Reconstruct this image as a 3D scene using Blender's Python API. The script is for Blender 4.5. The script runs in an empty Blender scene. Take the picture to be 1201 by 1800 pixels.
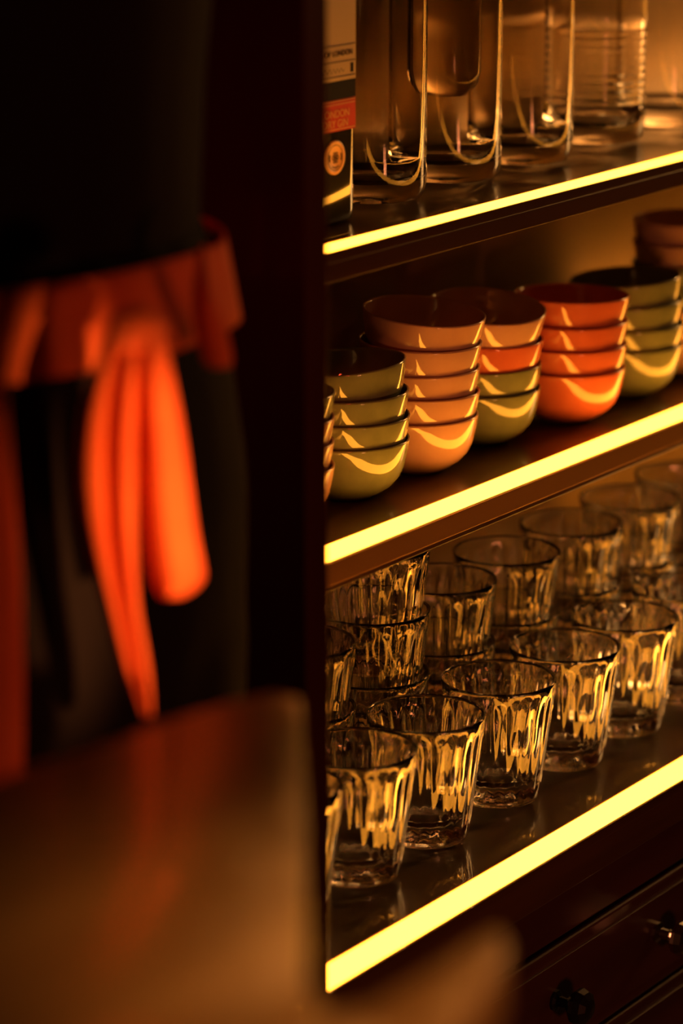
import bpy, bmesh, math, random
from mathutils import Vector, Matrix
random.seed(7)
R = math.radians
sc = bpy.context.scene
COL = sc.collection

# ------------------------------------------------------------------ camera
FPX = 5400.0
PITCH = math.atan(1470 / FPX)
AZ = math.atan(3850 / math.hypot(FPX, 1470))      # shelf direction (+X) is this far right of the view
CAMH = 1.40
Fh = Vector((math.cos(AZ), math.sin(AZ), 0))      # horizontal view direction
Rt = Vector((math.sin(AZ), -math.cos(AZ), 0))
fwd = Fh * math.cos(PITCH) - Vector((0, 0, 1)) * math.sin(PITCH)
up = Rt.cross(fwd)
CAM = Vector((0, 0, CAMH))
cd = bpy.data.cameras.new('camera')
cam = bpy.data.objects.new('camera', cd)
COL.objects.link(cam)
cam.matrix_world = Matrix.Translation(CAM) @ Matrix((
    (Rt.x, up.x, -fwd.x), (Rt.y, up.y, -fwd.y), (Rt.z, up.z, -fwd.z))).to_4x4()
cd.sensor_fit = 'VERTICAL'
cd.sensor_height = 36.0
cd.sensor_width = 24.0
cd.lens = 36.0 * FPX / 1800
cd.clip_start = 0.02
cd.dof.use_dof = True
cd.dof.focus_distance = 2.10
cd.dof.aperture_fstop = cd.lens / 1000 / 0.032
cd.dof.aperture_blades = 0
sc.camera = cam

# ------------------------------------------------------------------ world, exposure
w = bpy.data.worlds.new('world')
sc.world = w
w.use_nodes = True
w.node_tree.nodes['Background'].inputs[0].default_value = (0.20, 0.045, 0.012, 1)
w.node_tree.nodes['Background'].inputs[1].default_value = 0.02
sc.view_settings.view_transform = 'Standard'
sc.view_settings.look = 'None'
sc.view_settings.exposure = 0
sc.view_settings.gamma = 1
sc.view_settings.use_curve_mapping = False
sc.cycles.max_bounces = 16
sc.cycles.transmission_bounces = 14
sc.cycles.glossy_bounces = 8
sc.cycles.transparent_max_bounces = 16
sc.cycles.sample_clamp_indirect = 12
LED = (11.8, 3.9, 0.28)                            # radiance of the strips


def lamp(name, kind, loc, target, energy, color, size=0.2, size_y=None, spot=60, blend=0.6):
    l = bpy.data.lights.new(name, kind)
    l.energy = energy
    l.color = color
    if kind == 'AREA':
        l.size = size
        if size_y:
            l.shape = 'RECTANGLE'
            l.size_y = size_y
    elif kind == 'SPOT':
        l.spot_size = R(spot)
        l.spot_blend = blend
        l.shadow_soft_size = size
    o = bpy.data.objects.new(name, l)
    COL.objects.link(o)
    o.location = loc
    o.rotation_euler = (Vector(target) - Vector(loc)).to_track_quat('-Z', 'Y').to_euler()
    return o


def ray(px, py):
    return (fwd + Rt * ((px - 600.5) / FPX) - up * ((py - 900) / FPX))


def on_z(px, py, z):
    d = ray(px, py)
    return CAM + d * ((z - CAM.z) / d.z)


def on_y(px, py, y):
    d = ray(px, py)
    return CAM + d * (y / d.y)


def at_fwd(px, py, f):          # point at a horizontal forward distance f
    d = ray(px, py)
    return CAM + d * (f / d.dot(Fh))


def on_xz(px, Y, z):             # point at image column px, depth Y and height z
    lo, hi = -3000.0, 4000.0
    for _ in range(50):
        m = (lo + hi) / 2
        if on_y(px, m, Y).z > z:
            lo = m
        else:
            hi = m
    return on_y(px, lo, Y)


def loc_pt(lat, f, z):
    return Rt * lat + Fh * f + Vector((0, 0, z))


# out-of-frame lights; the wash and the fills are added to brighten surfaces
spot_t = at_fwd(262, 955, 1.42)
rs = lamp('red_spot', 'SPOT', loc_pt(0.25, 1.00, 1.03), spot_t, 40.0, (1, 0.40, 0.11), 0.02, spot=23, blend=0.45)
rs.scale = (0.27, 1, 1)
lamp('red_wash', 'SPOT', loc_pt(0.10, 0.80, 1.75), at_fwd(460, 330, 1.70), 9.0, (1, 0.07, 0.02), 0.10, spot=17, blend=1.0)  # narrow red light added to tint the side panel
lamp('counter_fill', 'SPOT', loc_pt(0.35, 0.55, 1.85), on_z(640, 1690, 0.955), 48.0, (1, 0.47, 0.13), 0.06, spot=17, blend=1.0)  # added fill, brightens the near corner of the countertop
lamp('drawer_fill', 'AREA', loc_pt(0.70, 0.85, 0.62), (1.8, 0.97, 0.53), 2.6, (1, 0.28, 0.10), 0.15)  # added fill for the drawer fronts and knobs
lamp('shelf_end_lamp', 'AREA', (3.3, 0.80, 1.35), (2.5, 1.22, 1.05), 7.0, (1, 0.45, 0.12), 0.35)

# ------------------------------------------------------------------ materials
def mat(name, base, rough=0.5, metal=0.0, spec=0.5, coat=0.0, trans=0.0, ior=1.45, emit=None, estr=0.0,
        noise=None, bump=None):
    m = bpy.data.materials.new(name)
    m.use_nodes = True
    nt = m.node_tree
    b = nt.nodes['Principled BSDF']
    b.inputs['Base Color'].default_value = (*base, 1)
    b.inputs['Roughness'].default_value = rough
    b.inputs['Metallic'].default_value = metal
    b.inputs['Specular IOR Level'].default_value = spec
    b.inputs['Coat Weight'].default_value = coat
    b.inputs['Coat Roughness'].default_value = 0.02
    b.inputs['Transmission Weight'].default_value = trans
    b.inputs['IOR'].default_value = ior
    if emit:
        b.inputs['Emission Color'].default_value = (*emit, 1)
        b.inputs['Emission Strength'].default_value = estr
    tc = nt.nodes.new('ShaderNodeTexCoord')
    if noise:                                   # (colour2, scale xyz, strength)
        c2, scl, amt = noise
        mp = nt.nodes.new('ShaderNodeMapping')
        mp.inputs['Scale'].default_value = scl
        n = nt.nodes.new('ShaderNodeTexNoise')
        n.inputs['Scale'].default_value = 1.0
        n.inputs['Detail'].default_value = 5
        r = nt.nodes.new('ShaderNodeMapRange')
        r.inputs['From Min'].default_value = 0.35
        r.inputs['From Max'].default_value = 0.65
        r.inputs['To Max'].default_value = amt
        mx = nt.nodes.new('ShaderNodeMix')
        mx.data_type = 'RGBA'
        mx.inputs[6].default_value = (*base, 1)
        mx.inputs[7].default_value = (*c2, 1)
        nt.links.new(tc.outputs['Object'], mp.inputs[0])
        nt.links.new(mp.outputs[0], n.inputs[0])
        nt.links.new(n.outputs[0], r.inputs[0])
        nt.links.new(r.outputs[0], mx.inputs[0])
        nt.links.new(mx.outputs[2], b.inputs['Base Color'])
    if bump:                                    # (scale, strength)
        n2 = nt.nodes.new('ShaderNodeTexNoise')
        n2.inputs['Scale'].default_value = bump[0]
        n2.inputs['Detail'].default_value = 3
        bp = nt.nodes.new('ShaderNodeBump')
        bp.inputs['Strength'].default_value = bump[1]
        bp.inputs['Distance'].default_value = 0.001
        nt.links.new(tc.outputs['Object'], n2.inputs[0])
        nt.links.new(n2.outputs[0], bp.inputs['Height'])
        nt.links.new(bp.outputs[0], b.inputs['Normal'])
    return m


M = {}
M['wood'] = mat('dark_walnut', (0.085, 0.032, 0.016), 0.28, coat=0.5, noise=((0.045, 0.016, 0.008), (3, 40, 40), 0.9))
M['side'] = mat('dark_lacquer', (0.050, 0.007, 0.004), 0.30, coat=0.3, noise=((0.018, 0.004, 0.003), (6, 6, 2), 0.8))
M['back'] = mat('bronze_mirror', (0.36, 0.24, 0.12), 0.32, metal=0.70, noise=((0.29, 0.19, 0.09), (8, 8, 1.5), 0.8))
M['drawer'] = mat('dark_drawer_paint', (0.07, 0.020, 0.020), 0.40, noise=((0.03, 0.008, 0.008), (4, 30, 30), 0.7))
M['gap'] = mat('matte_black', (0.005, 0.003, 0.002), 0.8)  # near-black matte for plinth and under rails
M['led'] = mat('led_diffuser', (0.8, 0.6, 0.3), 0.4, emit=LED, estr=1.0)
M['alu'] = mat('bronze_channel', (0.45, 0.22, 0.09), 0.35, metal=0.7)
M['glass'] = mat('tumbler_glass', (1.0, 0.97, 0.93), 0.015, trans=1.0, ior=1.5)
M['bottleglass'] = mat('bottle_glass', (0.97, 0.94, 0.88), 0.04, trans=1.0, ior=1.30)
M['peach'] = mat('peach_glaze', (0.70, 0.42, 0.32), 0.22, coat=1.0, noise=((0.64, 0.37, 0.27), (60, 60, 60), 0.8), bump=(45, 0.5))
M['olive'] = mat('olive_glaze', (0.24, 0.28, 0.15), 0.22, coat=1.0, noise=((0.18, 0.21, 0.11), (60, 60, 60), 0.8), bump=(45, 0.5))
M['terra'] = mat('terracotta_glaze', (0.78, 0.20, 0.10), 0.22, coat=1.0, noise=((0.70, 0.16, 0.08), (60, 60, 60), 0.8), bump=(45, 0.5))
M['apron'] = mat('red_apron_cloth', (0.72, 0.13, 0.035), 0.75, spec=0.15, noise=((0.62, 0.085, 0.025), (30, 30, 30), 0.7), bump=(500, 0.4))
M['shirt'] = mat('black_cloth', (0.010, 0.006, 0.006), 0.85, spec=0.1, bump=(400, 0.4))
M['skin'] = mat('skin', (0.50, 0.27, 0.18), 0.5, bump=(200, 0.15))
M['hair'] = mat('dark_hair', (0.02, 0.012, 0.008), 0.5, bump=(120, 0.8))
M['shoe'] = mat('black_leather', (0.01, 0.01, 0.01), 0.35)
M['counter'] = mat('brown_bar_wood', (0.24, 0.12, 0.04), 0.42, coat=0.12, noise=((0.15, 0.07, 0.02), (2.5, 14, 14), 0.9))
M['floor'] = mat('floor_boards', (0.05, 0.025, 0.015), 0.5, noise=((0.03, 0.015, 0.01), (2, 20, 2), 0.8))
M['wall'] = mat('wall_paint', (0.06, 0.02, 0.015), 0.7, noise=((0.04, 0.014, 0.01), (3, 3, 3), 0.8))
M['chrome'] = mat('dark_nickel', (0.55, 0.5, 0.48), 0.12, metal=1.0)
M['knobdark'] = mat('blackened_metal', (0.05, 0.04, 0.04), 0.25, metal=0.8)
M['cream'] = mat('cream_label', (0.72, 0.60, 0.38), 0.6)
M['redlabel'] = mat('red_label', (0.60, 0.05, 0.04), 0.5)
M['ink'] = mat('black_ink', (0.010, 0.008, 0.007), 0.6, spec=0.15)
M['gold'] = mat('gold_ink', (0.80, 0.48, 0.22), 0.45)
M['gin'] = mat('dark_bottle_glass', (0.02, 0.02, 0.015), 0.08, coat=0.5, spec=0.8)
M['amber'] = mat('amber_liquid', (0.93, 0.80, 0.55), 0.08, trans=1.0, ior=1.20)

for k_ in ('peach', 'olive', 'terra'):
    b_ = M[k_].node_tree.nodes['Principled BSDF']
    b_.inputs['Coat IOR'].default_value = 1.75
    b_.inputs['Specular IOR Level'].default_value = 0.15
    b_.inputs['Roughness'].default_value = 0.4

# ------------------------------------------------------------------ mesh helpers
def link(name, me, m=None, parent=None, smooth=False):
    if m is not None:
        for x in (m if isinstance(m, (list, tuple)) else [m]):
            me.materials.append(x)
    if smooth:
        me.polygons.foreach_set('use_smooth', [True] * len(me.polygons))
    o = bpy.data.objects.new(name, me)
    COL.objects.link(o)
    if parent:
        o.parent = parent
    return o


def from_bm(name, bm, m, parent=None, smooth=False):
    me = bpy.data.meshes.new(name)
    bmesh.ops.recalc_face_normals(bm, faces=bm.faces)
    bm.to_mesh(me)
    bm.free()
    return link(name, me, m, parent, smooth)


def box_bm(a, b, bevel=0.0, bm=None):
    own = bmesh.new()
    bmesh.ops.create_cube(own, size=1)
    a, b = Vector(a), Vector(b)
    for v in own.verts:
        v.co = Vector(((a.x + b.x) / 2 + v.co.x * (b.x - a.x), (a.y + b.y) / 2 + v.co.y * (b.y - a.y),
                       (a.z + b.z) / 2 + v.co.z * (b.z - a.z)))
    if bevel:
        bmesh.ops.bevel(own, geom=list(own.edges), offset=bevel, segments=2, affect='EDGES', profile=0.5)
    if bm is None:
        return own
    me = bpy.data.meshes.new('tmp')
    own.to_mesh(me)
    own.free()
    bm.from_mesh(me)
    bpy.data.meshes.remove(me)
    return bm


def box(name, a, b, m, parent=None, bevel=0.0015):
    return from_bm(name, box_bm(a, b, bevel), m, parent)


def empty(name, loc, label, cat, group=None, rz=0):
    o = bpy.data.objects.new(name, None)
    COL.objects.link(o)
    o.location = loc
    o.rotation_euler = (0, 0, rz)
    o.empty_display_size = 0.05
    o['label'] = label
    o['category'] = cat
    if group:
        o['group'] = group
    return o


def tag(o, label, cat, group=None):
    o['label'] = label
    o['category'] = cat
    if group:
        o['group'] = group
    return o


def lathe_mesh(name, prof, n, flute=None, cap=True):
    """prof: list of (r, z, outer?) ; r==0 makes a pole; flute(i, z, outer, r) -> r"""
    verts, faces, rows = [], [], []
    for (r, z, outer) in prof:
        if r <= 1e-6:
            rows.append([len(verts)])
            verts.append((0, 0, z))
        else:
            row = []
            for i in range(n):
                rr = flute(i, z, outer, r) if flute else r
                a = 2 * math.pi * i / n
                row.append(len(verts))
                verts.append((rr * math.cos(a), rr * math.sin(a), z))
            rows.append(row)
    for p, q in zip(rows, rows[1:]):
        for i in range(n):
            j = (i + 1) % n
            if len(p) == 1 and len(q) == 1:
                continue
            if len(p) == 1:
                faces.append((p[0], q[j], q[i]))
            elif len(q) == 1:
                faces.append((p[i], p[j], q[0]))
            else:
                faces.append((p[i], p[j], q[j], q[i]))
    me = bpy.data.meshes.new(name)
    me.from_pydata(verts, [], faces)
    bm = bmesh.new()
    bm.from_mesh(me)
    bmesh.ops.recalc_face_normals(bm, faces=bm.faces)
    bm.to_mesh(me)
    bm.free()
    me.polygons.foreach_set('use_smooth', [True] * len(me.polygons))
    return me


# ------------------------------------------------------------------ key planes
Y_WORK = 0.991                                        # back edge of the worktop's strip
Z_WORK = on_y(1027, 1337, 1.046).z                    # worktop surface
Y_SH = 1.095
Z_S2 = on_y(567, 962, Y_SH).z
Z_S1 = on_y(880, 351, Y_SH).z
Y_BACK = 1.225
SW1 = 0.014
SW = 0.021                                            # strip width
PX = on_y(567, 1400, Y_WORK - SW).x                   # inner face of the side panel
X1 = 4.3
print('KEY', Z_WORK, Z_S2, Z_S1, PX, on_y(1201, 724, Y_SH).z, on_y(567, 1705, Y_WORK).z, on_y(1201, 1335, Y_WORK).z,
      on_y(567, 428, Y_SH).z, on_y(1201, 260, Y_SH).z)

# ------------------------------------------------------------------ the setting
def struct(o):
    o['kind'] = 'structure'
    return o


struct(box('floor', (-1.5, -1.5, -0.05), (4.5, 2.7, 0), M['floor'], bevel=0))
struct(box('wall_back', (PX - 0.022, Y_BACK + 0.04, 0), (4.5, Y_BACK + 0.14, 2.7), M['wall'], bevel=0))
struct(box('wall_far', (-1.5, 2.6, 0), (4.5, 2.7, 2.7), M['wall'], bevel=0))
struct(box('ceiling', (-1.5, -1.5, 2.7), (4.5, 2.7, 2.75), M['wall'], bevel=0))

# ------------------------------------------------------------------ shelving
shelving = empty('bar_shelving', (PX, Y_SH, Z_WORK),
                 'dark walnut wall shelving with two glowing shelf edges above the worktop', 'shelf')


def W(o, parent):          # keep world coordinates under an unrotated parent
    o.location = -parent.location if parent.parent is None else o.location
    return o


def part(name, a, b, m, parent, bevel=0.0015):
    off = parent.location
    return box(name, Vector(a) - off, Vector(b) - off, m, parent, bevel)


part('side_panel', (PX - 0.022, Y_WORK - SW - 0.004, Z_WORK), (PX, Y_BACK + 0.036, 2.0), M['side'], shelving, 0.0002)
part('side_panel', (X1, Y_WORK - SW - 0.004, Z_WORK), (X1 + 0.022, Y_BACK + 0.036, 2.0), M['side'], shelving, 0.0002)
part('back_panel', (PX, Y_BACK, Z_WORK), (X1, Y_BACK + 0.012, 2.0), M['back'], shelving, 0)
for z, SWk in ((Z_S2, SW), (Z_S1, SW1)):
    x0, x1 = PX + 0.0005, X1 - 0.0005
    sb = bmesh.new()
    th = 0.020
    box_bm((x0, Y_SH, z - th), (x1, Y_BACK - 0.0005, z), 0.0008, sb)                                # board
    box_bm((x0, Y_SH - SWk - 0.0025, z - th), (x1, Y_SH + 0.0005, z - 0.007), 0.0008, sb)              # under the strip
    box_bm((x0, Y_SH - SWk - 0.0025, z - 0.0075), (x1, Y_SH - SWk - 0.0005, z - 0.0005), 0.0004, sb)     # front lip
    sb.transform(Matrix.Translation(-shelving.location))
    s = from_bm('shelf_board', sb, M['wood'], shelving)
    lb = box_bm((x0 + 0.0005, Y_SH - SWk, z - 0.0065), (x1 - 0.0005, Y_SH - 0.0004, z + 0.0006), 0.0005)
    lb.transform(Matrix.Translation(-shelving.location))
    l = from_bm('light_strip', lb, M['led'], s)
    l['label'] = 'glowing warm yellow light strip'
part('fascia_reflector', (PX + 0.001, Y_SH - SW - 0.0045, Z_S2 - 0.0155), (X1 - 0.001, Y_SH - SW - 0.0026, Z_S2 - 0.0005), M['alu'], shelving, 0.0005)  # bronze reflector added so the middle board's fascia reads as lit
for z in (Z_S2, Z_S1):
    part('rear_trim', (PX + 0.001, Y_SH - 0.0003, z), (X1 - 0.001, Y_SH + 0.0012, z + 0.0009), M['alu'], shelving, 0.0002)
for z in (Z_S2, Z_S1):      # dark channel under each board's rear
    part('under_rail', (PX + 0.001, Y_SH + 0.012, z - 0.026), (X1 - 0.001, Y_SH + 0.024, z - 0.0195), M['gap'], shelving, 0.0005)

# worktop
wt = empty('worktop', (PX, Y_WORK, Z_WORK), 'dark polished worktop with a broad glowing strip along its front edge', 'worktop')
bmw = bmesh.new()
box_bm((PX - 0.02, Y_WORK, Z_WORK - 0.030), (X1, Y_BACK + 0.036, Z_WORK - 0.0002), 0.0008, bmw)
box_bm((PX - 0.02, Y_WORK - SW - 0.003, Z_WORK - 0.030), (X1, Y_WORK + 0.0005, Z_WORK - 0.007), 0.0008, bmw)
box_bm((PX - 0.02, Y_WORK - SW - 0.003, Z_WORK - 0.0075), (X1, Y_WORK - SW - 0.0005, Z_WORK - 0.0005), 0.0004, bmw)
bmw.transform(Matrix.Translation(-wt.location))
top = from_bm('slab', bmw, M['wood'], wt)
lb = box_bm((PX + 0.001, Y_WORK - SW, Z_WORK - 0.0065), (X1 - 0.001, Y_WORK - 0.0004, Z_WORK + 0.0006), 0.0005)
lb.transform(Matrix.Translation(-wt.location))
l = from_bm('light_strip', lb, M['led'], wt)
l['label'] = 'glowing warm yellow light strip'

part('rear_trim', (PX + 0.001, Y_WORK - 0.0003, Z_WORK), (X1 - 0.001, Y_WORK + 0.0012, Z_WORK + 0.0009), M['alu'], wt, 0.0002)

# drawer cabinet
YD = Y_WORK - SW + 0.004
zg1 = on_y(1067, 1600, YD).z
zg2 = on_y(1130, 1748, YD).z
k1 = on_y(1147, 1640, YD)
k2 = on_y(968, 1752, YD)
print('DRAW', zg1, zg2, k1, k2)
cab = empty('drawer_cabinet', (PX, YD, 0), 'dark painted drawer cabinet under the glowing worktop edge', 'cabinet')
part('carcass', (PX - 0.02, YD + 0.018, 0.08), (X1, Y_BACK + 0.03, Z_WORK - 0.0305), M['drawer'], cab)
part('plinth', (PX, YD + 0.05, 0.0), (X1, Y_BACK, 0.079), M['gap'], cab)
part('fascia', (PX - 0.02, YD, zg1 + 0.002), (X1, YD + 0.0175, Z_WORK - 0.031), M['drawer'], cab)


def knob_mesh(dark):
    n = 10
    prof = [(0.0, 0.0, 1), (0.0075, 0.0, 1), (0.0075, 0.002, 1), (0.004, 0.004, 1), (0.0036, 0.010, 1), (0.008, 0.013, 1),
            (0.0125, 0.017, 1), (0.0132, 0.020, 1), (0.0115, 0.0245, 1), (0.007, 0.0275, 1), (0.0, 0.0285, 1)]
    me = lathe_mesh('knob', prof, n)
    me.polygons.foreach_set('use_smooth', [False] * len(me.polygons))
    me.materials.append(M['knobdark'] if dark else M['chrome'])
    return me


cx = (k1.x + k2.x) / 2
half = abs(k1.x - k2.x) / 2 + 0.14
edges = [cx - half - 2 * (2 * half + 0.004), cx - half - (2 * half + 0.004), cx - half, cx + half, cx + half + 2 * half, X1]
xs = []
x = cx - half
while x > PX:
    x -= 2 * half
while x < X1:
    a, b = max(x, PX - 0.02), min(x + 2 * half, X1)
    if b - a > 0.08:
        xs.append((a, b, x + half))
    x += 2 * half
rows = [(zg2 + 0.002, zg1 - 0.002), (zg2 - 0.145, zg2 - 0.002), (zg2 - 0.32, zg2 - 0.149)]
kme, kmd = knob_mesh(False), knob_mesh(True)
for ri, (za, zb) in enumerate(rows):
    if za < 0.09:
        continue
    for (a, b, xc) in xs:
        dbm = box_bm((a + 0.002, YD - 0.002, za), (b - 0.002, YD + 0.0175, zb), 0.002)
        box_bm((a + 0.010, YD - 0.0035, za + 0.010), (b - 0.010, YD - 0.001, zb - 0.010), 0.0004, dbm)
        dbm.transform(Matrix.Translation(-cab.location))
        d = from_bm('drawer', dbm, M['drawer'], cab)
        for kx in (xc - abs(k1.x - k2.x) / 2, xc + abs(k1.x - k2.x) / 2):
            if a + 0.03 < kx < b - 0.03:
                dark = kx < cx
                k = link('knob', kmd if dark else kme, None, d)
                zz = (k1.z + k2.z) / 2 if ri == 0 else (za + zb) / 2
                k.location = Vector((kx, YD - 0.0035, zz)) - cab.location
                k.rotation_euler = (R(90), 0, 0)

# ------------------------------------------------------------------ tumblers
GH, NFL, SEG = 0.088, 24, 6


def tumbler_flute(i, z, outer, r):
    ph = (i % SEG) / SEG
    s = abs(math.sin(math.pi * ph))
    if outer:
        env = min(1, max(0, (z - 0.010) / 0.006)) * min(1, max(0, (0.080 - z) / 0.004))
        return r - 0.0013 * env * s + 0.0003 * env
    return r


def ro(z):
    return 0.0292 + (0.0405 - 0.0292) * (z / GH)


prof = [(0, 0.0015, 1), (0.020, 0.0015, 1), (0.0235, 0.0, 1), (0.0265, 0.0, 1), (0.0285, 0.0012, 1), (ro(0.004), 0.004, 1)]
for z in (0.009, 0.012, 0.016, 0.025, 0.040, 0.055, 0.068, 0.076, 0.0785, 0.081, 0.085):
    prof.append((ro(z), z, 1))
prof += [(0.0403, GH - 0.0004, 1), (0.0396, GH, 0), (0.0388, GH - 0.0004, 0), (0.0383, GH - 0.002, 0)]
for z, r in ((0.080, 0.0369), (0.072, 0.0348), (0.065, 0.0330), (0.057, 0.0311), (0.050, 0.0303), (0.042, 0.0292), (0.034, 0.0277),
             (0.027, 0.0256), (0.022, 0.0242), (0.018, 0.0224), (0.0152, 0.0198), (0.0135, 0.016), (0.0126, 0.010)):
    prof.append((r, z, 0))
prof.append((0, 0.0122, 0))
glass_me = lathe_mesh('tumbler', prof, NFL * SEG, tumbler_flute)
glass_me.materials.append(M['glass'])
NEST = 0.0460


def tumbler(p, label, group, dz=0):
    o = link('glass_tumbler', glass_me)
    o.location = (p.x, p.y, Z_WORK + dz)
    o.rotation_euler = (0, 0, random.uniform(0, 6.28))
    return tag(o, label, 'glass', group)


ord_r = ['leftmost, cut off by the side panel', 'second from the left', 'third from the left', 'fourth from the left',
         'fifth from the left', 'sixth from the left, near the frame edge']
front = [(492, 1388), (626, 1318), (749, 1247), (877, 1190), (993, 1130), (1098, 1074), (1202, 1020), (1292, 972)]
for i, (x, y) in enumerate(front):
    p = on_xz(x, 1.060, Z_WORK + GH)
    where = ['at the far left against the side panel', 'just right of the side panel, blurred', 'third along from the side panel',
             'fourth along from the side panel', 'fifth along from the side panel, in sharp focus',
             'sixth along from the side panel, in sharp focus', 'cut by the right picture edge',
             'eighth along, beyond the right edge'][i]
    if x < 1250:
        tumbler(p, 'single fluted tumbler in the front row, ' + where, 'tumblers standing singly in the front row')
back = [(522, 1287, 2), (655, 1213, 3), (775, 1147, 2), (889, 1087, 2), (1003, 1030, 2), (1105, 978, 2), (1200, 932, 2)]
names = ['cut off by the side panel', 'tallest of the row, near the side panel', 'third stack from the side panel',
         'fourth stack from the side panel', 'fifth stack from the side panel', 'sixth stack from the side panel',
         'stack at the right edge of the picture']
lev = {2: ['lower', 'upper'], 3: ['bottom', 'middle', 'top']}
for (x, y, n), nm in zip(back, names):
    p = on_xz(x, 1.140, Z_WORK + GH)
    for k in range(n):
        tumbler(p, '%s fluted tumbler of a nested back-row stack, %s' % (lev[n][k], nm), 'tumblers nested in the back row', k * NEST)

# ------------------------------------------------------------------ bowls
BH = 0.041
bprof = [(0, 0.0016, 1), (0.016, 0.0016, 1), (0.0175, 0.0, 1), (0.0195, 0.0, 1), (0.0205, 0.0014, 1), (0.0260, 0.0036, 1),
         (0.0325, 0.0085, 1), (0.0372, 0.0145, 1), (0.0402, 0.0215, 1), (0.0418, 0.029, 1), (0.0430, 0.035, 1), (0.0436, 0.0395, 1),
         (0.0436, 0.0406, 1), (0.0428, BH, 0), (0.0420, 0.0405, 0), (0.0416, 0.039, 0), (0.0408, 0.034, 0), (0.0394, 0.027, 0),
         (0.0370, 0.0205, 0), (0.0330, 0.014, 0), (0.0270, 0.0088, 0), (0.018, 0.0062, 0), (0, 0.0056, 0)]
bowl_me = {}
for key in ('peach', 'olive', 'terra'):
    me = lathe_mesh('bowl', bprof, 72)
    me.materials.append(M[key])
    bowl_me[key] = me
NEST_STEP = [0.0165, 0.0163, 0.0170, 0.0178, 0.0178, 0.0163, 0.0170]
cname = {'peach': 'peach', 'olive': 'olive green', 'terra': 'terracotta red'}
# stack: base pixel, colours bottom-up, tilt of each
stacks = [
    ((473, 922), ['peach', 'peach', 'peach', 'olive'], 'cut off by the side panel', [0, 0, 0, 0]),
    ((609, 870), ['olive'] * 4, 'all-green stack beside the side panel', [0, 0, (-1, 0), (-5, 0)]),
    ((733, 824), ['peach'] * 5, 'all-peach stack, tallest of the row', [0, 1, 0, (2, 1), (5, 3)]),
    ((845, 774), ['olive', 'olive', 'terra', 'peach'], 'mixed-colour stack behind the peach one', [0, 0, (2, 1), (4, 7)]),
    ((997, 735), ['terra'] * 4, 'all-terracotta stack', [0, 0, 0, (1, -1)]),
    ((1100, 691), ['olive'] * 4, 'green stack right of the terracotta bowls', [0, 0, -2, -4]),
    ((1200, 654), ['peach', 'peach', 'olive', 'olive', 'peach', 'peach'], 'stack at the right edge of the picture', [0] * 6),
]
level_words = {4: ['bottom', 'second from bottom', 'third from bottom', 'top'],
               5: ['bottom', 'second from bottom', 'middle', 'fourth from bottom', 'top'],
               6: ['bottom', 'second', 'third', 'fourth', 'fifth', 'top']}
for ((px, py), cols, where, tl), NB in zip(stacks, NEST_STEP):
    p = on_z(px, py, Z_S2)
    zz = Z_S2 + 0.0007
    for k, c in enumerate(cols):
        o = link('bowl', bowl_me[c])
        t, tp = (R(tl[k][0]), R(tl[k][1])) if isinstance(tl[k], tuple) else (R(tl[k]), 0)
        o.location = (p.x + random.uniform(-.0008, .0008) + (0.0004 * k), p.y, zz)
        zz += NB
        # tilt about the view axis (positive: right side lower in the picture)
        o.rotation_mode = 'QUATERNION'
        from mathutils import Quaternion
        q = Quaternion(Fh, t) @ Quaternion(Rt, tp)
        o.rotation_quaternion = q @ Quaternion((0, 0, 1), random.uniform(0, 6.28))
        o.location.z += (abs(math.sin(t)) + abs(math.sin(tp))) * 0.040
        tag(o, 'glazed %s bowl, %s of the %s' % (cname[c], level_words[len(cols)][k], where)
            if 'cut' not in where else '%s bowl, %s in the stack %s' % (cname[c], level_words[len(cols)][k], where),
            'bowl', 'bowls stacked on the middle shelf')

# ------------------------------------------------------------------ bottles on the top shelf
def bottle_prof(rad, H=0.30, ribs=False):
    pr = [(0, 0.006, 1), (rad * 0.55, 0.004, 1), (rad * 0.80, 0.0, 1), (rad * 0.90, 0.001, 1), (rad * 0.975, 0.005, 1), (rad, 0.011, 1)]
    if ribs:
        z = 0.028
        while z < 0.085:
            pr += [(rad, z, 1), (rad * 0.965, z + 0.002, 1), (rad, z + 0.004, 1)]
            z += 0.0062
    pr += [(rad, 0.10, 1), (rad, 0.17, 1), (rad * 0.96, 0.19, 1), (rad * 0.75, 0.21, 1), (rad * 0.42, 0.228, 1), (rad * 0.34, 0.245, 1),
           (rad * 0.33, H - 0.012, 1), (rad * 0.38, H - 0.010, 1), (rad * 0.38, H, 1), (rad * 0.28, H, 0), (rad * 0.27, 0.245, 0),
           (rad * 0.36, 0.224, 0), (rad * 0.70, 0.205, 0), (rad * 0.92, 0.186, 0), (rad * 0.945, 0.165, 0), (rad * 0.945, 0.03, 0),
           (rad * 0.90, 0.018, 0), (rad * 0.7, 0.013, 0), (0, 0.012, 0)]
    return pr


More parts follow.
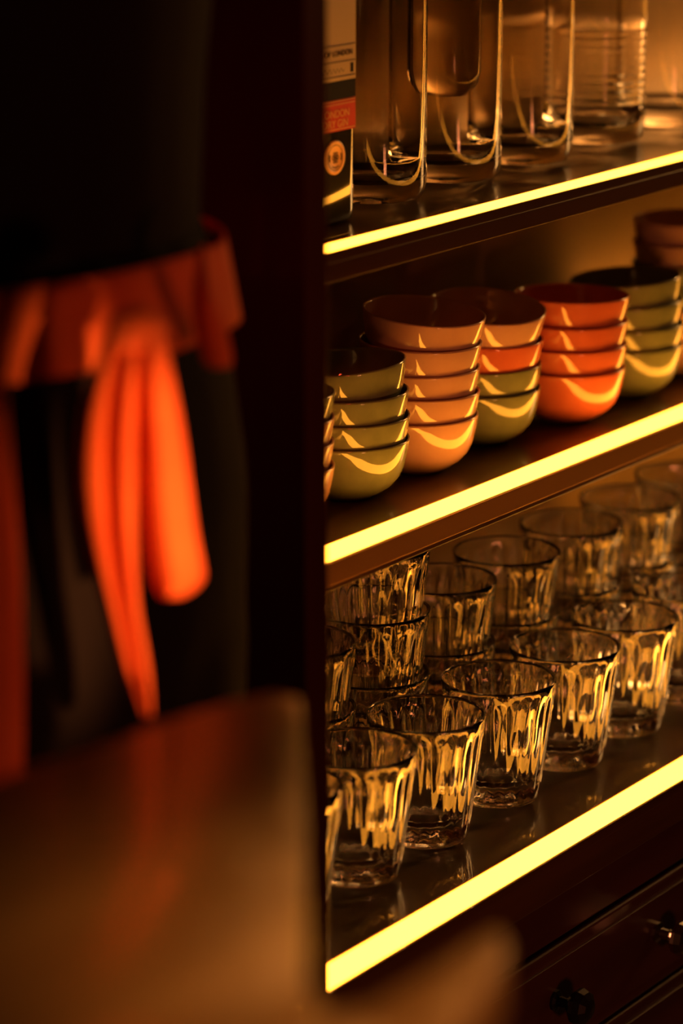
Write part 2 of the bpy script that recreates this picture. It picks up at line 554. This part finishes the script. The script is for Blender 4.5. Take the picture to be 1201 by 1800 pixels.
bot_pos = [(652, 348, 0.0385, False), (783, 312, 0.0400, False), (915, 281, 0.0385, False), (1045, 246, 0.0385, True), (1168, 216, 0.0385, False)]
blabels = ['clear glass bottle standing right beside the dark gin bottle', 'clear glass bottle with an amber-filled inner vessel',
           'clear glass bottle between the vessel bottle and the ribbed one', 'clear glass bottle ringed with fine horizontal ribs',
           'clear glass bottle at the right edge of the top shelf']
for (px, py, rad, ribs), lab in zip(bot_pos, blabels):
    p = on_z(px, py, Z_S1)
    p.y = min(p.y, Y_BACK - rad - 0.003)
    e = empty('glass_bottle', (p.x, p.y, Z_S1 + 0.0007), lab, 'bottle', 'clear bottles on the top shelf')
    me = lathe_mesh('bottle_body', bottle_prof(rad, ribs=ribs), 64)
    link('bottle_body', me, M['bottleglass'], e)
    st = lathe_mesh('stopper', [(0, 0.285, 1), (rad * 0.26, 0.285, 1), (rad * 0.26, 0.301, 1), (rad * 0.36, 0.302, 1), (rad * 0.36, 0.318, 1),
                                (rad * 0.3, 0.322, 1), (0, 0.322, 1)], 24)
    link('stopper', st, M['wood'], e)
    if 'vessel' in lab and 'inner' in lab:
        ip = on_y(843, 160, p.y)
        iz = ip.z - Z_S1
        ir = rad * 0.62
        im = lathe_mesh('inner_vessel', [(0, iz, 1), (ir * 0.6, iz + 0.002, 1), (ir * 0.9, iz + 0.009, 1), (ir, iz + 0.018, 1), (ir, 0.17, 1),
                                         (ir * 0.8, 0.18, 1), (0, 0.182, 1)], 40)
        link('inner_vessel', im, M['amber'], e)

# gin bottle: square, flat front with labels
gc = on_y(588, 277, 1.128)                              # centre of the round emblem on the front face
GW, GD = 0.068, 0.066
gx, gyf = gc.x - 0.004, 1.128
gin = empty('gin_bottle', (gx, gyf + GD / 2, Z_S1 + 0.0007), 'square dark gin bottle with cream and red labels next to the side panel', 'bottle')


def rsq(hw, hd, rad, n=6):
    pts = []
    for cxs, cys, a0 in ((1, 1, 0), (-1, 1, 90), (-1, -1, 180), (1, -1, 270)):
        for k in range(n + 1):
            a = R(a0 + 90 * k / n)
            pts.append((cxs * (hw - rad) + rad * math.cos(a), cys * (hd - rad) + rad * math.sin(a)))
    return pts


def loft(name, rings, m, parent, smooth=True, caps=True):
    verts, faces = [], []
    n = len(rings[0])
    for r in rings:
        verts += r
    for k in range(len(rings) - 1):
        for i in range(n):
            j = (i + 1) % n
            faces.append((k * n + i, k * n + j, (k + 1) * n + j, (k + 1) * n + i))
    if caps:
        faces.append(tuple(range(n))[::-1])
        faces.append(tuple(range((len(rings) - 1) * n, len(rings) * n)))
    me = bpy.data.meshes.new(name)
    me.from_pydata(verts, [], faces)
    bm = bmesh.new()
    bm.from_mesh(me)
    bmesh.ops.recalc_face_normals(bm, faces=bm.faces)
    bm.to_mesh(me)
    bm.free()
    return link(name, me, m, parent, smooth)


rings = []
for s, z, rr in ((0.90, 0.0, 0.010), (0.97, 0.002, 0.011), (1.0, 0.008, 0.012), (1.0, 0.16, 0.012), (0.95, 0.172, 0.014), (0.7, 0.186, 0.016),
                 (0.45, 0.195, 0.0145), (0.40, 0.21, 0.0130), (0.40, 0.245, 0.0130), (0.44, 0.247, 0.014), (0.44, 0.255, 0.014)):
    rings.append([(x, y, z) for x, y in rsq(GW / 2 * s, GD / 2 * s, min(rr, GW / 2 * s * 0.98))])
loft('bottle_body', rings, M['gin'], gin)
cap = lathe_mesh('cap', [(0, 0.2555, 1), (0.0155, 0.2555, 1), (0.0155, 0.285, 1), (0.0145, 0.287, 1), (0, 0.287, 1)], 32)
link('cap', cap, M['ink'], gin)


def zrel(py):
    return on_y(600, py + 0.0, gyf).z - gin.location.z


def plate(name, xa, xb, za, zb, m, parent, th=0.0006, lift=0.0):
    y1 = -GD / 2 - lift
    return box(name, (xa, y1 - th, za), (xb, y1, zb), m, parent, 0)


def text(name, body, size, xc, zc, m, parent, lift=0.0007, align='CENTER', sx=1.0):
    cu = bpy.data.curves.new(name, 'FONT')
    cu.body = body
    cu.size = size
    cu.align_x = align
    cu.align_y = 'CENTER'
    cu.extrude = 0.0001
    tmp = bpy.data.objects.new('tmp_text', cu)
    COL.objects.link(tmp)
    me = bpy.data.meshes.new_from_object(tmp.evaluated_get(bpy.context.evaluated_depsgraph_get()))
    bpy.data.objects.remove(tmp)
    me.transform(Matrix.Scale(sx, 4, (1, 0, 0)))
    me.materials.clear()
    o = link(name, me, m, parent)
    o.location = (xc, -GD / 2 - lift - 0.0002, zc)
    o.rotation_euler = (R(90), 0, 0)
    return o


rx = on_y(624, 200, gyf).x - gx
rxl = -rx
z_cream0, z_band0, z_red0 = zrel(141), zrel(173), zrel(229)
lc = plate('cream_label', rxl, rx, z_cream0, 0.150, M['cream'], gin)
lb_ = plate('black_band', rxl, rx, z_band0, z_cream0 - 0.0003, M['ink'], gin)
lr = plate('red_label', rxl, rx, z_red0, z_band0 - 0.0003, M['redlabel'], gin)
zc = (z_band0 + z_red0) / 2
hgt = z_band0 - z_red0
text('lettering', 'LONDON', hgt * 0.34, 0.0045, zc + hgt * 0.04, M['gold'], lr)
text('lettering', 'DRY GIN', hgt * 0.34, 0.0045, zc - hgt * 0.27, M['gold'], lr)
for dz in (0.43, 0.33, -0.45):
    plate('rule', rxl + 0.001, rx - 0.001, zc + hgt * dz, zc + hgt * dz + 0.0005, M['gold'], lr, 0.0003, 0.0006)
text('lettering', 'OF LONDON', 0.0052, 0.008, z_cream0 + 0.0175, M['ink'], lc)
for dz in (0.0025, 0.012, 0.0225):
    plate('rule', rxl + 0.001, rx - 0.001, z_cream0 + dz, z_cream0 + dz + 0.0004, M['ink'], lc, 0.0003, 0.0006)
plate('stamp', rx - 0.006, rx - 0.003, z_cream0 + 0.0045, z_cream0 + 0.0105, M['ink'], lc, 0.0003, 0.0006)
# handwritten squiggle
pts = []
for k in range(40):
    t = k / 39
    pts.append((-0.012 + 0.026 * t, z_cream0 + 0.0065 + 0.0016 * math.sin(t * 38) * (1 - 0.4 * t)))
bmq = bmesh.new()
for (xa, za), (xb, zb) in zip(pts, pts[1:]):
    vs = [bmq.verts.new((xa, -GD / 2 - 0.0009, za)), bmq.verts.new((xb, -GD / 2 - 0.0009, zb)),
          bmq.verts.new((xb, -GD / 2 - 0.0009, zb + 0.0005)), bmq.verts.new((xa, -GD / 2 - 0.0009, za + 0.0005))]
    bmq.faces.new(vs)
from_bm('signature', bmq, M['ink'], lc)
# round emblem
zm = gc.z - gin.location.z
em = lathe_mesh('emblem', [(0, 0, 1), (0.0112, 0, 1), (0.0112, 0.0008, 1), (0.0095, 0.0010, 1), (0.0092, 0.0007, 1), (0, 0.0007, 1)], 40)
eo = link('emblem', em, M['gold'], gin)
eo.location = (gc.x - gx, -GD / 2, zm)
eo.rotation_euler = (R(90), 0, 0)
bmr = bmesh.new()


def annulus(bm, r0, r1, a0, a1, n, z, cx=0, cy=0):
    for k in range(n):
        a, b = R(a0 + (a1 - a0) * k / n), R(a0 + (a1 - a0) * (k + 1) / n)
        vs = [bm.verts.new((cx + r * math.cos(t), cy + r * math.sin(t), z)) for r, t in ((r0, a), (r1, a), (r1, b), (r0, b))]
        bm.faces.new(vs)


annulus(bmr, 0.0080, 0.0084, 0, 360, 36, 0.0009)
annulus(bmr, 0.0060, 0.0073, 160, 200, 5, 0.0009)
annulus(bmr, 0.0060, 0.0073, -20, 20, 5, 0.0009)
annulus(bmr, 0.0062, 0.0068, 235, 305, 8, 0.0009)
for k in range(6):
    a = R(60 * k)
    annulus(bmr, 0.0007, 0.0014, 0, 360, 10, 0.0009, 0.0026 * math.cos(a), 0.0026 * math.sin(a))
annulus(bmr, 0.0, 0.001, 0, 360, 10, 0.0009)
from_bm('emblem_print', bmr, M['ink'], eo)

# ------------------------------------------------------------------ bar counter (foreground, out of focus)
ZC = 0.955
outline_px = [(-420, 1620), (-200, 1462), (0, 1366), (100, 1330), (200, 1300), (300, 1262), (400, 1232), (480, 1216), (528, 1226),
              (536, 1420), (536, 1600), (540, 1720), (575, 1782), (640, 1768), (720, 1722), (800, 1672), (850, 1640), (880, 1632),
              (893, 1655), (880, 1700), (840, 1760), (760, 1860), (600, 2050), (300, 2250), (-300, 2300), (-600, 1950)]
pts = [on_z(x, y, ZC) for x, y in outline_px]
cen = pts[0].copy()
cen = sum(pts, Vector()) / len(pts)
counter = empty('bar_counter', (cen.x, cen.y, 0), 'blurred brown wooden bar counter in the foreground with a rounded corner', 'counter')


def poly_ring(inset, z):
    out = []
    n = len(pts)
    for i, p in enumerate(pts):
        a, b = pts[i - 1], pts[(i + 1) % n]
        t = (b - a)
        t.z = 0
        t.normalize()
        nrm = Vector((-t.y, t.x, 0))
        out.append((p, nrm))
    # orientation
    area = sum(pts[i].x * pts[(i + 1) % n].y - pts[(i + 1) % n].x * pts[i].y for i in range(n))
    s = 1 if area > 0 else -1
    return [tuple(Vector((p.x, p.y, 0)) + nrm * s * inset - Vector((cen.x, cen.y, 0)) + Vector((0, 0, z))) for p, nrm in out]


def resample(inset_z):
    return [poly_ring(i, z) for i, z in inset_z]


loft('countertop', resample([(0.002, ZC - 0.030), (0.0, ZC - 0.027), (0.0, ZC - 0.004), (0.0006, ZC - 0.0015), (0.0018, ZC)]),
     M['counter'], counter)
loft('counter_body', resample([(0.004, 0.0), (0.004, ZC - 0.0305)]), M['side'], counter, smooth=False)

# ------------------------------------------------------------------ the bartender
ROT = AZ - math.pi / 2 + R(40)
PLAT, PF = -0.222, 1.56
pc = loc_pt(PLAT, PF, 0)
person = empty('person', pc, 'person seen from behind in a black shirt with a red apron tied in a bow', 'person', rz=ROT)


def P(lat, f, z):               # local coordinates of the person
    return Vector((lat, f, z))


def ell(cx, cy, z, a, b, n=28, e=2.2):
    out = []
    for i in range(n):
        t = 2 * math.pi * i / n
        c, s = math.cos(t), math.sin(t)
        out.append((cx + a * math.copysign(abs(c) ** (2 / e), c), cy + b * math.copysign(abs(s) ** (2 / e), s), z))
    return out


def tube_rings(path, rad, n=14, flat=1.0):
    rings = []
    for i, p in enumerate(path):
        a = path[max(0, i - 1)]
        b = path[min(len(path) - 1, i + 1)]
        d = (Vector(b) - Vector(a)).normalized()
        u = d.cross(Vector((0.1, 0.95, 0.2))).normalized()
        v = d.cross(u)
        rings.append([tuple(Vector(p) + (u * math.cos(2 * math.pi * k / n) + v * flat * math.sin(2 * math.pi * k / n)) * rad[i]) for k in range(n)])
    return rings


def add_rings(bm, rings):
    vs = [[bm.verts.new(c) for c in r] for r in rings]
    n = len(rings[0])
    for a, b in zip(vs, vs[1:]):
        for i in range(n):
            j = (i + 1) % n
            bm.faces.new((a[i], a[j], b[j], b[i]))
    bm.faces.new(vs[0][::-1])
    bm.faces.new(vs[-1])


TORSO = [(0.86, 0.168, 0.105, 0), (0.92, 0.176, 0.112, 0), (0.98, 0.176, 0.115, 0), (1.04, 0.168, 0.110, 0), (1.12, 0.156, 0.100, 0.0), (1.20, 0.160, 0.102, 0.0),
         (1.30, 0.172, 0.110, 0.0), (1.40, 0.182, 0.112, 0.0), (1.47, 0.178, 0.100, 0.005), (1.51, 0.13, 0.080, 0.008), (1.535, 0.065, 0.060, 0.01)]


def body_parts(bm, g=0.0, torso=True, arms=True, legs=True, head=True, zmin=None, hands=True):
    if torso:
        add_rings(bm, [ell(0, cy, z, a + g, b + g) for z, a, b, cy in TORSO])
    if arms:
        for s in (-1, 1):
            sh, el, wr = (s * 0.140, 0.0, 1.465), (s * 0.125, 0.11, 1.285), (s * 0.085, 0.30, 1.36)
            path = [Vector(sh).lerp(Vector(el), t) for t in (0, .3, .65, 1)] + [Vector(el).lerp(Vector(wr), t) for t in (.3, .65, 1)]
            add_rings(bm, tube_rings(path, [0.056 + g, 0.05 + g, 0.045 + g, 0.041 + g, 0.041 + g, 0.034 + g, 0.027 + g]))
            if hands:
                w_ = Vector(wr)
                d = Vector((-s * 0.75, 0.3, 0.25)).normalized()
                side = Vector((0, 0, 1)).cross(d).normalized()
                upv = d.cross(side).normalized()
                add_rings(bm, tube_rings([w_ - d * 0.01, w_ + d * 0.03, w_ + d * 0.07, w_ + d * 0.088], [0.027, 0.036, 0.040, 0.034], flat=0.45))
                for k, L in enumerate((0.068, 0.078, 0.072, 0.056)):
                    b0 = w_ + d * 0.078 + upv * (0.030 - 0.019 * k)
                    b1 = b0 + d * L * 0.45 + side * 0.004 * s
                    b2 = b1 + (d * 0.8 - side * s * 0.6).normalized() * L * 0.33
                    b3 = b2 + (d * 0.4 - side * s * 0.9).normalized() * L * 0.25
                    add_rings(bm, tube_rings([b0, b1, b2, b3], [0.009, 0.0085, 0.008, 0.006], 10))
                t0 = w_ + d * 0.02 + upv * 0.022
                t1 = t0 + (d * 0.6 + upv).normalized() * 0.035
                t2 = t1 + (d + upv * 0.4).normalized() * 0.028
                add_rings(bm, tube_rings([t0, t1, t2], [0.013, 0.0105, 0.008], 10))
    if legs:
        for s in (-1, 1):
            path = [(s * 0.085, 0, 0.90), (s * 0.088, 0, 0.78), (s * 0.09, 0.005, 0.62), (s * 0.092, 0.008, 0.50), (s * 0.094, 0, 0.40), (s * 0.096, -0.01, 0.25), (s * 0.098, -0.005, 0.10)]
            add_rings(bm, tube_rings([Vector(p) for p in path], [0.092 + g, 0.086 + g, 0.070 + g, 0.056 + g, 0.054 + g, 0.047 + g, 0.038 + g], 18))
            if hands:
                add_rings(bm, tube_rings([Vector((s * 0.1, -0.05, 0.045)), Vector((s * 0.1, 0.02, 0.055)), Vector((s * 0.105, 0.10, 0.035)), Vector((s * 0.11, 0.17, 0.028))],
                                         [0.036, 0.042, 0.038, 0.022]))
    if head:
        add_rings(bm, tube_rings([Vector((0, 0.0, 1.50)), Vector((0, 0.005, 1.56)), Vector((0, 0.015, 1.62))], [0.062, 0.055, 0.055], 20))
        hr = []
        for z, a, b, cy in ((1.595, 0.020, 0.020, 0.065), (1.605, 0.042, 0.05, 0.045), (1.63, 0.058, 0.078, 0.03), (1.66, 0.066, 0.090, 0.018), (1.70, 0.073, 0.096, 0.012),
                            (1.74, 0.076, 0.098, 0.008), (1.775, 0.071, 0.092, 0.006), (1.80, 0.057, 0.074, 0.004), (1.815, 0.036, 0.046, 0.002), (1.822, 0.012, 0.015, 0.0)):
            hr.append(ell(0, cy, z, a, b, 24, 2.1))
        add_rings(bm, hr)
        add_rings(bm, tube_rings([Vector((0, 0.100, 1.725)), Vector((0, 0.112, 1.70)), Vector((0, 0.122, 1.685)), Vector((0, 0.105, 1.675))], [0.008, 0.010, 0.013, 0.009], 10))
        for s in (-1, 1):
            add_rings(bm, tube_rings([Vector((s * 0.075, 0.0, 1.675)), Vector((s * 0.082, -0.008, 1.70)), Vector((s * 0.084, -0.012, 1.725)), Vector((s * 0.076, -0.008, 1.735))],
                                     [0.008, 0.013, 0.015, 0.008], 10))
        add_rings(bm, tube_rings([Vector((-0.024, 0.097, 1.648)), Vector((0, 0.106, 1.649)), Vector((0.024, 0.097, 1.648))], [0.004, 0.008, 0.004], 8))


def remeshed(name, bm, m, parent, vox):
    me = bpy.data.meshes.new(name)
    bmesh.ops.recalc_face_normals(bm, faces=bm.faces)
    bm.to_mesh(me)
    bm.free()
    tmp = bpy.data.objects.new('tmp', me)
    COL.objects.link(tmp)
    md = tmp.modifiers.new('r', 'REMESH')
    md.mode = 'VOXEL'
    md.voxel_size = vox
    md.use_smooth_shade = True
    sm = tmp.modifiers.new('s', 'SMOOTH')
    sm.iterations = 4
    dg = bpy.context.evaluated_depsgraph_get()
    dg.update()
    out = bpy.data.meshes.new_from_object(tmp.evaluated_get(dg))
    bpy.data.objects.remove(tmp)
    return link(name, out, m, parent, True)


bm = bmesh.new()
body_parts(bm)
remeshed('body', bm, M['skin'], person, 0.0055)
bm = bmesh.new()
body_parts(bm, g=0.009, legs=False, head=False, hands=False)
remeshed('shirt', bm, M['shirt'], person, 0.009)
bm = bmesh.new()
add_rings(bm, [ell(0, 0, z, a + 0.014, b + 0.014) for z, a, b, cy in TORSO[:5]])
body_parts(bm, g=0.015, torso=False, arms=False, head=False, hands=False)
remeshed('trousers', bm, M['shirt'], person, 0.010)
bm = bmesh.new()
add_rings(bm, [ell(0, cy, z, a, b, 28, 2.1) for z, a, b, cy in ((1.66, 0.074, 0.07, -0.022), (1.70, 0.080, 0.085, -0.012), (1.75, 0.085, 0.100, -0.004), (1.79, 0.074, 0.094, 0.002), (1.82, 0.052, 0.066, 0), (1.834, 0.02, 0.025, 0))])
remeshed('hair', bm, M['hair'], person, 0.006)
for s in (-1, 1):
    em_ = lathe_mesh('eye', [(0, -0.009, 1), (0.007, -0.006, 1), (0.009, 0, 1), (0.007, 0.006, 1), (0, 0.009, 1)], 14)
    e_ = link('eye', em_, M['ink'], person)
    e_.location = (s * 0.030, 0.095, 1.712)
for s in (-1, 1):
    bm = bmesh.new()
    add_rings(bm, tube_rings([Vector((s * 0.1, -0.065, 0.042)), Vector((s * 0.1, -0.03, 0.05)), Vector((s * 0.1, 0.04, 0.05)), Vector((s * 0.105, 0.13, 0.04)), Vector((s * 0.11, 0.20, 0.03))],
                             [0.036, 0.046, 0.048, 0.046, 0.026], 16))
    remeshed('shoe', bm, M['shoe'], person, 0.008)

# apron: waistband ring and skirt
z_b1 = at_fwd(340, 440, PF).z
z_b0 = at_fwd(300, 592, PF).z


def band_mesh(name, levels, mtl, a_of, n=96, gap=None, thick=0.002, wav=None):
    """open or closed strip around the body; levels = list of z"""
    bm = bmesh.new()
    lo, hi = gap if gap else (0, 360)
    for layer in (0, 1):
        pass
    rows_o, rows_i = [], []
    for z in levels:
        ro_, ri_ = [], []
        for i in range(n + 1):
            t = R(lo + (hi - lo) * i / n)
            a, b = a_of(z)
            wv = wav(t, z) if wav else 0
            c, s = math.cos(t), math.sin(t)
            ex = 2 / 2.2
            ux, uy = math.copysign(abs(c) ** ex, c), math.copysign(abs(s) ** ex, s)
            ro_.append(bm.verts.new(((a + wv + thick) * ux, (b + wv + thick) * uy, z)))
            ri_.append(bm.verts.new(((a + wv) * ux, (b + wv) * uy, z)))
        rows_o.append(ro_)
        rows_i.append(ri_)
    for rws in (rows_o, rows_i):
        for p, q in zip(rws, rws[1:]):
            for i in range(n):
                bm.faces.new((p[i], p[i + 1], q[i + 1], q[i]))
    for rr, ri in ((rows_o[0], rows_i[0]), (rows_o[-1], rows_i[-1])):
        for i in range(n):
            bm.faces.new((rr[i], rr[i + 1], ri[i + 1], ri[i]))
    for e in (0, -1):
        for k in range(len(levels) - 1):
            bm.faces.new((rows_o[k][e], rows_o[k + 1][e], rows_i[k + 1][e], rows_i[k][e]))
    return from_bm(name, bm, mtl, person, True)


def waist(z):
    for (z0, a0, b0, _), (z1, a1, b1, _) in zip(TORSO, TORSO[1:]):
        if z0 <= z <= z1:
            t = (z - z0) / (z1 - z0)
            return (a0 + (a1 - a0) * t + 0.018, b0 + (b1 - b0) * t + 0.018)
    return TORSO[0][1] + 0.018, TORSO[0][2] + 0.018


nl = 7
band_mesh('apron_waistband', [z_b0 + (z_b1 - z_b0) * k / nl for k in range(nl + 1)], M['apron'], waist,
          gap=(0, 359.9), wav=lambda t, z: 0.0012 * math.sin(9 * t + 30 * z) + 0.001)
band_mesh('apron_skirt', [z_b0 + 0.004 - (z_b0 - 0.52) * k / 24 for k in range(25)], M['apron'],
          lambda z: (waist(max(z, 0.87))[0] + 0.005 + 0.008 * max(0, z_b0 - z) / 0.5, waist(max(z, 0.87))[1] + 0.007 + 0.008 * max(0, z_b0 - z) / 0.5),
          gap=(20, 262), wav=lambda t, z: 0.005 * math.sin(14 * t) * min(1, (z_b0 - z) / 0.15) + 0.001)


# bow: knot, loops and tails as folded ribbons (closed, thick)
inv = person.matrix_basis.inverted() if False else Matrix.Rotation(-ROT, 4, 'Z') @ Matrix.Translation(-pc)


def ribbon(name, rows, parent, th=0.0016, m=None):
    """rows: list of rows, each row a list of world points across the ribbon"""
    bm = bmesh.new()
    F, Bk = [], []
    for r in rows:
        loc = [inv @ p for p in r]
        F.append([bm.verts.new(p) for p in loc])
        Bk.append([bm.verts.new(p + Vector((0, th, 0))) for p in loc])
    n = len(rows[0])
    for G in (F, Bk):
        for p, q in zip(G, G[1:]):
            for i in range(n - 1):
                bm.faces.new((p[i], p[i + 1], q[i + 1], q[i]))
    for k in range(len(rows) - 1):
        for e in (0, n - 1):
            bm.faces.new((F[k][e], F[k + 1][e], Bk[k + 1][e], Bk[k][e]))
    for e in (0, -1):
        for i in range(n - 1):
            bm.faces.new((F[e][i], F[e][i + 1], Bk[e][i + 1], Bk[e][i]))
    bm.normal_update()
    o = from_bm(name, bm, m or M['apron'], parent, True)
    md = o.modifiers.new('sub', 'SUBSURF')
    md.levels = md.render_levels = 2
    return o


def tail(spec, fold, base_f):
    rows_ = []
    for (y, xl, xr, f) in spec:
        row = []
        n = len(fold)
        for i, dz in enumerate(fold):
            t = i / (n - 1)
            row.append(at_fwd(xl + (xr - xl) * t, y, base_f + f + dz))
        rows_.append(row)
    return rows_


TF = 1.415
tl1 = ribbon('apron_tie_tail', tail([(592, 182, 248, 0.010), (630, 176, 246, 0.0), (700, 146, 242, -0.006), (780, 132, 240, -0.010), (860, 132, 240, -0.012), (940, 146, 240, -0.012),
                                     (1010, 166, 242, -0.012), (1080, 188, 246, -0.010), (1150, 206, 262, -0.008), (1210, 222, 268, -0.006), (1262, 252, 270, -0.004)],
                                    [0.012, 0.0, -0.002, 0.010, 0.013, 0.001, -0.001, 0.012], TF), person)
tl2 = ribbon('apron_tie_tail', tail([(585, 246, 290, 0.010), (630, 246, 300, 0.002), (700, 246, 314, -0.004), (770, 248, 326, -0.008), (850, 250, 336, -0.010), (930, 256, 346, -0.010),
                                     (990, 262, 358, -0.010), (1024, 268, 366, -0.008), (1052, 282, 322, -0.006)],
                                    [0.010, 0.002, -0.002, 0.002, 0.004, 0.008], TF), person)
# knot
kn = bmesh.new()
bmesh.ops.create_uvsphere(kn, u_segments=20, v_segments=12, radius=1)
kp = inv @ at_fwd(238, 588, TF + 0.016)
for v in kn.verts:
    v.co = Vector((v.co.x * 0.017 + 0.0015 * math.sin(v.co.z * 7), v.co.y * 0.010, v.co.z * 0.013)) + kp
from_bm('apron_knot', kn, M['apron'], person, True)
# small loop folded up beside the knot
ribbon('apron_tie_loop', tail([(430, 352, 366, 0.10), (480, 345, 372, 0.085), (540, 338, 388, 0.075), (600, 345, 408, 0.085), (650, 360, 415, 0.10)],
                              [0.008, 0.0, 0.0, 0.008], TF), person)
